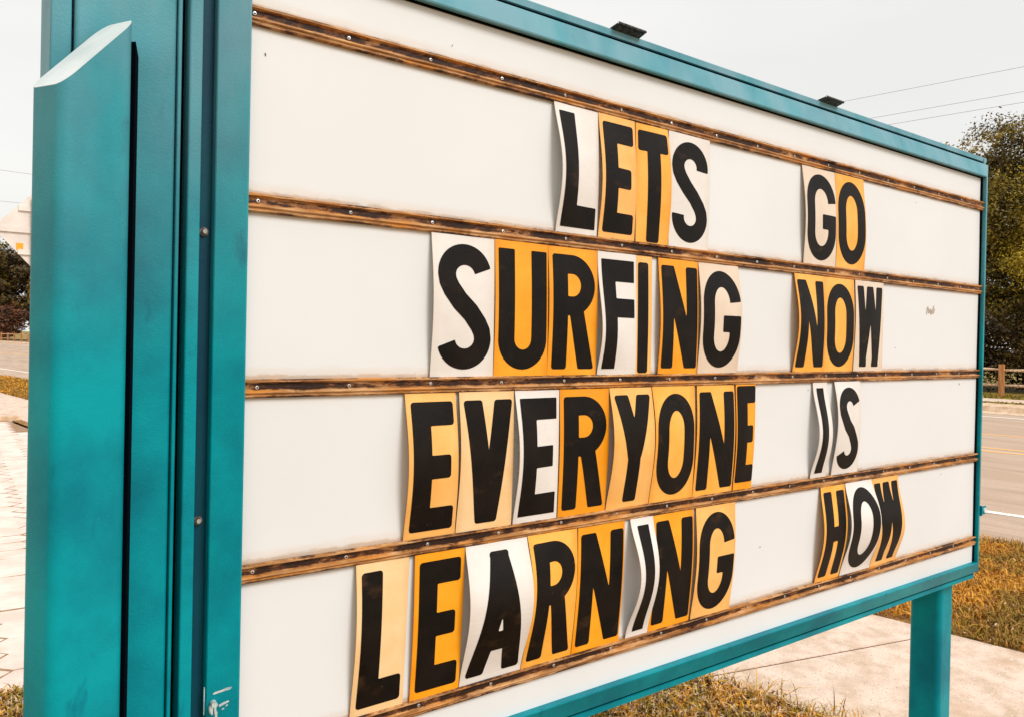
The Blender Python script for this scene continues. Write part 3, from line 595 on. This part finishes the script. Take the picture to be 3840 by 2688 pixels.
for li, (word, ch, row, a0, a1, b0, b1, aL, aR, colr, sq) in enumerate(LETTERS):
    k = cnt.get(word, 0); cnt[word] = k+1
    zt_, zb_ = Z0-row*VP+TOPZ, Z0-row*VP+BOTZ
    sk, sh = PROF.get((word, ch), (1+random.uniform(-.15, .15), .25)); base = -.0038-.0007*(li % 2)
    ph = random.uniform(0, 6); wob = random.uniform(.0, .0012)
    def prof_(t): 
        s = math.sin(math.pi*min(1, max(0, t))**sk); return s**(1+sh) if s > 0 else 0
    def place(s, t, dn=0):
        """s 0..1 across, t 0..1 down"""
        p = prof_(t); bow = (aL+(aR-aL)*s)*p + wob*math.sin(7*s+ph)*math.sin(math.pi*t)
        return ((a0+(a1-a0)*s)*(1-t)+(b0+(b1-b0)*s)*t - O_[0], base-bow+dn - O_[1], zt_+(zb_-zt_)*t - O_[2])
    O_ = ((b0+b1)/2, base, zb_)
    wd = ((a1-a0)+(b1-b0))/2; ht = zt_-zb_
    adj = 'black block' if sq else 'black round-cornered'
    t_ = empty('letter_tile', O_, f'{adj} letter {ch} on {cname[colr]} plastic, {ordn[k]} letter of {word}', 'letter tile', f'letter tiles in the word {word}')
    n1, n2 = 6, 26; v = []; f = []
    for side, dn in ((0, 0), (1, .0014)):
        for j in range(n2+1):
            for i in range(n1+1): v.append(place(i/n1, j/n2, dn))
    q = (n1+1)*(n2+1)
    for j in range(n2):
        for i in range(n1):
            a = j*(n1+1)+i; f.append((a, a+n1+1, a+n1+2, a+1)); f.append((q+a, q+a+1, q+a+n1+2, q+a+n1+1))
        a = j*(n1+1); f.append((a, q+a, q+a+n1+1, a+n1+1)); a += n1; f.append((a, a+n1+1, q+a+n1+1, q+a))
    mis = []
    for fi in range(len(f)): r_i = fi % (2*n1+2); mis.append(1 if r_i >= 2*n1 else 0)
    mesh_obj('tile_sheet', v, f, [TM[colr], tile_edge_pale if colr in 'WG' else tile_edge], t_, smooth=False, mi=mis)
    # glyph
    ml, mr_ = (.0095, .0075)
    if ch == 'I': ml = mr_ = .0085; 
    if (word, ch) == ('LETS', 'T'): ml, mr_ = .006, .006
    if word == 'EVERYONE' and k == 7: ml, mr_ = .004, .001
    if ch in 'OGNUV': ml = .008; mr_ = .004
    gw = wd-ml-mr_; gh = H; y_off = .0125
    if (word, ch) in (('LETS', 'T'), ('SURFING', 'I')): gh = H+.010; y_off = .003
    if word == 'EVERYONE' and k == 7: gh = H+.006; y_off = .018
    if ch == 'I':
        gw = min(gw, .034); 
        if word != 'IS': ml = (wd-gw)/2
        else: ml = .014
        if word == 'SURFING': ml = .005
    r_ = .0008 if sq else .0058
    xs = np.arange(-.004, gw+.0062, .0022); ys_ = np.arange(-.004, gh+.0062, .0022); X, Y = np.meshgrid(xs, ys_)
    D = glyph(ch, gw, r_, X, Y, gh); Vv, Ff = marching(D, xs, ys_)
    vv = [place((x+ml)/wd, 1-(y+y_off)/ht, -.0006) for x, y in Vv]
    o = mesh_obj('glyph', vv, Ff, ink, t_, smooth=True)

# ------------------------------------------------------------------ grass
def blades(name, n, region, hmin, hmax, wid, m, parent=None, flop=.8):
    """region(n) -> (x,y,z); curved tapering blades, 3 quads each"""
    P = region(n); n = len(P); h = rng.uniform(hmin, hmax, n); a = rng.uniform(0, 2*np.pi, n); fl = rng.uniform(.15, flop, n)*h*1.5
    d = np.stack([np.cos(a), np.sin(a), 0*a], 1); s = np.stack([-np.sin(a), np.cos(a), 0*a], 1); tw = rng.uniform(-.9, .9, n)[:, None]
    s = s*np.cos(tw)+np.array([0, 0, 1.])*np.sin(tw)*.6; w_ = (rng.uniform(.6, 1.3, n)*wid)[:, None]
    V = np.zeros((n, 8, 3))
    for k, t in enumerate((0, .35, .7, 1)):
        c = P+d*(fl*t**2)[:, None]+np.array([0, 0, 1.])*(h*(t-.45*t**3*(fl/h)))[:, None]; ww = w_*(1, .95, .7, .08)[k]*.5
        V[:, 2*k] = c-s*ww; V[:, 2*k+1] = c+s*ww
    F = np.array([[0, 1, 3, 2], [2, 3, 5, 4], [4, 5, 7, 6]])[None]+8*np.arange(n)[:, None, None]
    o = fast_mesh(name, V.reshape(-1, 3), F.reshape(-1, 4), m, parent, smooth=True); o['kind'] = 'stuff'; return o
grass_a = mat('golden_grass', lin(208, 148, 34), rough=.7, var=lin(140, 110, 18), scale=2.2, island=.45, lo=.42, hi=.58, detail=3)
node_mix(grass_a, noise_fac(grass_a, 30, (1, 1, 1), .56, .64, 2), lin(196, 130, 66))
grass_b = mat('dry_brown_grass', lin(220, 158, 46), rough=.75, var=lin(158, 130, 14), scale=9, island=.55, lo=.45, hi=.55, detail=3)
node_mix(grass_b, noise_fac(grass_b, 40, (1, 1, 1), .52, .6, 2), lin(236, 204, 164))
node_mix(grass_b, noise_fac(grass_b, 33, (1.1, 1, 1), .57, .62, 2), lin(88, 48, 22))
def reg(fa, fb, y0, y1, ea=.06, z=0.0):
    def f(n):
        y = rng.uniform(y0, y1, n); t = rng.uniform(0, 1, n); xa, xb = fa(y), fb(y); x = xa+(xb-xa)*t
        e = ea*(np.sin(y*7)+np.sin(y*17.3+1)*.6+np.sin(y*41)*.35)
        keep = (x > xa+e*.5) & (x < xb-e*.6); return np.stack([x, y, np.full(n, z)], 1)[keep]
    return f
blades('verge_grass', 52000, reg(FARWALK, NEARROAD, -1.2, 3.2, .12), .03, .085, .0085, grass_a)
blades('verge_grass_far', 45000, reg(FARWALK, NEARROAD, 3.2, 30, .12), .05, .11, .022, grass_a)
bed_l = lambda y: NEARWALK(y)-1.7
def reg_bed(n):
    P = reg(bed_l, lambda y: NEARWALK(y)+.035, -.6, 2.2, .05)(n)
    return P
blades('sign_bed_grass', 60000, reg_bed, .025, .085, .0095, grass_b)
blades('sign_bed_edge_tufts', 900, reg(lambda y: NEARWALK(y)-.06, lambda y: NEARWALK(y)+.05, -.4, 2.4, .02), .08, .17, .006, grass_b, flop=1.3)
blades('foreground_grass', 24000, reg(lambda y: y*0-1.6, lambda y: y*0+.9, 1.9, 2.84, .03), .025, .08, .0075, grass_b)
grass_c = mat('olive_roadside_grass', lin(160, 136, 34), rough=.8, var=lin(104, 94, 24), scale=1.5, island=.4, lo=.4, hi=.6)
blades('kerb_grass', 9000, reg(KERBBACK, PATH0, -3, 60, .02, .10), .03, .06, .05, grass_c)
blades('fence_grass', 14000, reg(PATH1, lambda y: FENCE(y)+1.2, -3, 60, .02, .10), .04, .09, .05, grass_c)
# fallen leaves
leaf_m = mat('fallen_leaf', lin(170, 110, 60), rough=.8, var=lin(225, 190, 160), scale=30, island=.5, lo=.45, hi=.55)
def litter(name, n, region, size):
    P = region(n); n = len(P); P[:, 2] += rng.uniform(.015, .05, n); a = rng.normal(size=(n, 3)); a /= np.linalg.norm(a, axis=1)[:, None]; b_ = np.cross(a, rng.normal(size=(n, 3))); b_ /= np.linalg.norm(b_, axis=1)[:, None]
    s = rng.uniform(.5, 1, n)[:, None]*size; V = np.stack([P-a*s, P-b_*s*.35, P+a*s, P+b_*s*.35], 1).reshape(-1, 3); F = np.arange(4)[None]+4*np.arange(n)[:, None]
    o = fast_mesh(name, V, F, leaf_m); o['kind'] = 'stuff'
litter('fallen_leaves', 5200, reg_bed, .014); litter('fallen_leaves', 2200, reg(FARWALK, NEARROAD, -1, 3.5, .1), .016)

# ------------------------------------------------------------------ fence
wood = mat('split_rail_wood', lin(232, 206, 178), rough=.85, var=lin(186, 140, 98), scale=6, stretch=(3, .4, 3), bump=.5)
post_w = mat('cedar_post_wood', lin(176, 112, 62), rough=.85, var=lin(206, 150, 96), scale=8, stretch=(3, 3, .5), bump=.5)
fence = empty('split_rail_fence', (FENCE(9.57), 9.57, .1), 'split-rail fence with reddish posts and pale rails beyond the road', 'fence')
fy = 9.57; sp_ = 2.6; pm = rm = None
ddir = Vector((-.21, 1, 0)).normalized(); ang = math.atan2(ddir.y, ddir.x)
for i in range(-4, 54):
    y = fy+i*sp_*ddir.y; x = FENCE(y)
    if pm is None:
        b = MB(); b.prism(rounded([(-.08, -.08), (.08, -.08), (.08, .08), (-.08, .08)], .025, 2), -.12, 1.05); o = b.obj('post', post_w, fence, bevel=.012); pm = o.data
        rbs = []
    else: o = link(bpy.data.objects.new('post', pm), fence)
    o.location = (x-fence.location.x, y-fence.location.y, random.uniform(-.02, .01)); o.rotation_euler = (random.uniform(-.02, .02), random.uniform(-.02, .02), ang)
    for hz in (.88, .36):
        if rm is None:
            b = MB(); n = 6
            for k in range(9):
                t = k/8; rr_ = .05*(1-.5*abs(2*t-1)**3)
                b.v += [(t*sp_, rr_*math.cos(2*math.pi*q/n+.3)+.008*math.sin(5*t), rr_*1.05*math.sin(2*math.pi*q/n+.3)+.012*math.sin(4*t+1)) for q in range(n)]
            b.f = [(k*n+q, k*n+(q+1) % n, (k+1)*n+(q+1) % n, (k+1)*n+q) for k in range(8) for q in range(n)]+[tuple(range(n)), tuple(range(9*n-1, 8*n-1, -1))]
            o = b.obj('rail', wood, fence); rm = o.data
        else: o = link(bpy.data.objects.new('rail', rm), fence)
        o.location = (x-fence.location.x, y-fence.location.y, hz+random.uniform(-.02, .02)); o.rotation_euler = (random.uniform(-.05, .05), random.uniform(-.012, .012), ang)

# ------------------------------------------------------------------ trees
bark = mat('tree_bark', lin(96, 66, 42), rough=.9, var=lin(150, 118, 88), scale=6, bump=.6)
leafA = mat('olive_leaves', lin(156, 134, 42), rough=.5, var=lin(74, 62, 18), scale=.8, island=.55, lo=.42, hi=.58, spec=.35)
leafB = mat('golden_green_leaves', lin(188, 162, 46), rough=.5, var=lin(136, 118, 32), scale=1.1, island=.45, lo=.4, hi=.6, spec=.35)
leafC = mat('dark_brown_green_leaves', lin(92, 72, 26), rough=.5, var=lin(48, 36, 14), scale=.7, island=.6, lo=.42, hi=.58, spec=.35)
def tree(name, loc, h, rad, nclump, per, size, lm, label, low=.15, seed=0, clump_r=.5, group='trees beyond the fence', trunk_r=.2, lean=0, cat='tree'):
    r = np.random.default_rng(seed); root = empty(name, loc, label, cat, group); rd = random.Random(seed)
    b = MB(); top = Vector((lean, 0, h*.72)); b.tube((0, 0, -.3), top*.5, trunk_r, 9, trunk_r*.7); b.tube(top*.5, top, trunk_r*.7, 8, trunk_r*.25)
    b.obj('trunk', bark, root, smooth=True)
    zc, hz = h*(1+low)/2, h*(1-low)/2
    u = r.normal(size=(nclump, 3)); u /= np.linalg.norm(u, axis=1)[:, None]; rr = r.uniform(.35, 1, nclump)**.5; bump_ = 1+.16*np.sin(u[:, 0]*5+seed)+.14*np.sin(u[:, 2]*7+seed*2)
    C = u*rr[:, None]*bump_[:, None]*np.array([rad, rad, hz])*.92+np.array([lean, 0, zc])
    lb = MB()
    for k in r.choice(nclump, min(26, nclump), replace=False):
        c = Vector(C[k]); st = Vector((lean*.5, 0, max(h*.15, c.z*.55))); mid = (st+c)/2+Vector((rd.uniform(-.3, .3), rd.uniform(-.3, .3), -.2))
        lb.tube(st, mid, trunk_r*.28, 6, trunk_r*.16); lb.tube(mid, c, trunk_r*.16, 5, .012)
    lb.obj('limbs', bark, root)
    N = nclump*per; c = np.repeat(C, per, 0); cr_ = np.repeat(r.uniform(.6, 1.35, nclump), per)*clump_r
    P = c+r.normal(size=(N, 3))*cr_[:, None]*np.array([1, 1, .62])*.6
    out = P-np.array([lean, 0, zc]); out /= np.linalg.norm(out, axis=1)[:, None]+1e-6
    nrm = out*.5+r.normal(size=(N, 3))*.6+np.array([0, 0, .45]); nrm /= np.linalg.norm(nrm, axis=1)[:, None]
    a = np.cross(nrm, r.normal(size=(N, 3))); a /= np.linalg.norm(a, axis=1)[:, None]; b_ = np.cross(nrm, a); s = (r.uniform(.55, 1.2, N)*size)[:, None]
    V = np.stack([P-a*s, P-b_*s*.42-nrm*s*.1, P+a*s, P+b_*s*.42-nrm*s*.1], 1).reshape(-1, 3); F = np.arange(4)[None]+4*np.arange(N)[:, None]
    keep = P[:, 2] > .02; V = V.reshape(-1, 4, 3)[keep].reshape(-1, 3); F = np.arange(4)[None]+4*np.arange(keep.sum())[:, None]
    o = fast_mesh('crown', V, F, lm, root); return root
tree('oak_tree', (34.0, 11.4, .1), 10.6, 4.4, 760, 230, .072, leafA, 'tall olive-brown tree with ragged twiggy top, nearest the sign edge', low=.1, seed=3, clump_r=.62, trunk_r=.24)
oak = bpy.data.objects['oak_tree']; tw = MB(); tv = []; r9 = np.random.default_rng(99)
for (cx, cy, czz) in ((-2.6, 1.4, 9.2), (-3.4, 2.0, 8.5), (-1.9, .6, 10.0), (-2.9, .4, 9.5), (-1.0, -.6, 10.5), (-3.9, 1.6, 7.9), (.2, -1.8, 10.7), (-2.2, 2.2, 9.6)):
    st = Vector((cx*.5, cy*.5, czz-2.2)); en = Vector((cx, cy, czz)); tw.tube(st, en, .03, 5, .008)
    for q in range(9):
        a = st.lerp(en, .35+.07*q); e2 = a+Vector(r9.normal(size=3))*.28+Vector((0, 0, .28)); tw.tube(a, e2, .008, 4, .004)
        for _ in range(34): tv.append(tuple(a.lerp(e2, r9.uniform(.2, 1.15))+Vector(r9.normal(size=3))*.085))
tw.obj('twigs', bark, oak)
P9 = np.array(tv); a9 = r9.normal(size=P9.shape); a9 /= np.linalg.norm(a9, axis=1)[:, None]; b9 = np.cross(a9, r9.normal(size=P9.shape)); b9 /= np.linalg.norm(b9, axis=1)[:, None]
fast_mesh('twig_leaves', np.stack([P9-a9*.07, P9-b9*.032, P9+a9*.07, P9+b9*.032], 1).reshape(-1, 3), np.arange(4)[None]+4*np.arange(len(P9))[:, None], leafA, oak)['kind'] = 'stuff'
tree('golden_tree', (32.6, 9.0, .1), 8.4, 2.6, 360, 210, .064, leafB, 'golden-green leafy tree catching light at the right edge', low=.28, seed=5, clump_r=.5, trunk_r=.14)
tree('dark_shrub', (31.3, 9.6, .1), 3.6, 2.3, 170, 110, .075, leafC, 'dark dense shrub directly behind the reddish fence post', low=-.1, seed=8, clump_r=.5, group='shrubs behind the fence', trunk_r=.07, cat='shrub')
tree('dark_shrub', (29.9, 12.6, .1), 3.4, 2.1, 150, 110, .075, leafC, 'dark shrub behind the fence beside the sign\'s right edge', low=-.1, seed=9, clump_r=.5, group='shrubs behind the fence', trunk_r=.07, cat='shrub')
tree('dark_shrub', (31.8, 6.4, .1), 3.2, 2.3, 150, 100, .075, leafC, 'dark shrub behind the fence at the far right', low=-.1, seed=10, clump_r=.5, group='shrubs behind the fence', trunk_r=.07, cat='shrub')
tree('oak_tree', (37.5, 3.6, .1), 10.2, 4.6, 230, 80, .11, leafA, 'broad olive tree standing rightmost beyond the fence', low=.1, seed=11, clump_r=.75, trunk_r=.26)
k = 0
for (x, y, h, rad, sd_, lb) in ((33.5, 18, 9, 4.2, 21, 'dark tree beyond the fence, hidden behind the middle of the board'), (31, 27, 8.5, 4.2, 22, 'broad dark tree hidden behind the board near its left half'), (29, 38, 10, 4.8, 23, 'tall dark tree hidden behind the board, farther along the fence'), (26.5, 51, 10, 5.2, 24, 'wide dark tree hidden behind the board, far along the fence'), (23, 66, 12, 5.5, 25, 'tall rounded tree hidden behind the left post'), (18.5, 84, 13, 6, 26, 'large rounded tree hidden behind the teal tube'), (13.5, 104, 14, 6.5, 27, 'large far tree just right of the gap left of the tube')):
    tree('roadside_tree', (x, y, .1), h, rad, 130, 60, .17+.0022*y, leafC if k % 2 else leafA, lb, low=.05, seed=sd_, clump_r=.95, trunk_r=.25); k += 1
tree('roadside_tree', (9.5, 128, .1), 15, 7.0, 330, 90, .30, leafC, 'big dark tree under the diamond sign, right of the gap by the tube', low=.05, seed=31, clump_r=1.1, trunk_r=.35)
tree('roadside_tree', (3.2, 133, .1), 14.2, 5.6, 330, 90, .28, leafA, 'brown-green tree under the diamond sign at the left picture edge', low=.08, seed=32, clump_r=1.0, trunk_r=.35)
tree('roadside_tree', (-8, 140, .1), 14, 6.6, 200, 60, .38, leafA, 'far tree past the left picture edge', low=.08, seed=33, clump_r=1.2, trunk_r=.35)
tree('russet_shrub', (6.2, 121, .1), 5.2, 2.0, 90, 60, .2, mat('russet_leaves', lin(110, 62, 30), rough=.6, var=lin(66, 42, 20), scale=.8, island=.5), 'russet shrub among the far trees beside the tube', low=0, seed=34, clump_r=.6, trunk_r=.08, group=None, cat='shrub')

# ------------------------------------------------------------------ diamond road sign seen from behind
alu = mat('sign_back_aluminium', lin(226, 218, 210), rough=.5, var=lin(214, 204, 196), scale=2, metal=.1)
galv = mat('galvanised_post', lin(176, 168, 160), rough=.5, metal=.4)
sticker_m = mat('orange_sticker', lin(250, 160, 20), rough=.6)
ds = empty('diamond_road_sign', (1.18, 19.8, 0), 'back of a pale diamond road sign with cross brace and small orange sticker', 'road sign')
hd = .862; hx = hd*.90; b = MB(); cz = 3.88
poly = rounded([(-hx, 0), (0, -hd), (hx, 0), (0, hd)], .05, 4); n = len(poly)
b.v = [(x, 0, cz+z) for x, z in poly]+[(x, .004, cz+z) for x, z in poly]; b.f = [tuple(range(n)), tuple(range(2*n-1, n-1, -1))]+[(i, (i+1) % n, (i+1) % n+n, i+n) for i in range(n)]
b.obj('sign_plate', alu, ds)
for zz, wx in ((0.0, hx*.93), (-.5, hx*.36), (.5, hx*.36)):
    b = MB(); b.box(-wx, wx, -.03, -.001, cz+zz-.075, cz+zz+.045); b.box(-wx, wx, -.045, -.028, cz+zz-.075, cz+zz-.062); b.obj('brace', alu, ds)
b = MB(); b.box(-.03, .03, -.10, -.047, -.3, cz+.75); b.obj('sign_pole', galv, ds)
b = MB(); b.box(-.315, -.175, -.0035, -.0008, cz-.47, cz-.315); b.obj('sticker', sticker_m, ds)

# ------------------------------------------------------------------ overhead wires
wire_m = mat('weathered_wire', (.30, .25, .23, 1), rough=.7)
def wire(p, q, sag, label, r=.011):
    n = 40; b = MB(); pts = []
    for i in range(n+1):
        t = i/n; P = Vector(p).lerp(Vector(q), t); P.z -= 4*sag*t*(1-t); pts.append(P)
    for i in range(n): b.tube(pts[i], pts[i+1], r, 5)
    o = b.obj('power_line', wire_m); props(o, label, 'power line', 'overhead power lines')
for x_, z_, lb in ((26.86, 10.84, 'topmost thin wire right of the first hinge, above the road'), (27.1, 10.0, 'middle thin wire sloping down to the board above the road'), (27.2, 9.68, 'lower of the two close wires above the treetops')):
    yy = 15.3 if z_ > 10.5 else 13.5 if z_ > 9 else 11.3
    d = Vector((-.18, 1, 0)); P = Vector((x_, yy, z_))
    wire(P-d*45, P+d*150, .0, lb, .0065)
wire((-20, 60, 12.45), (40, 57.5, 10.9), .0, 'upper thin wire crossing the sky left of the tube', .011)
wire((-20, 60, 10.1), (40, 57.6, 9.5), .0, 'lower thin wire crossing the sky left of the tube', .011)
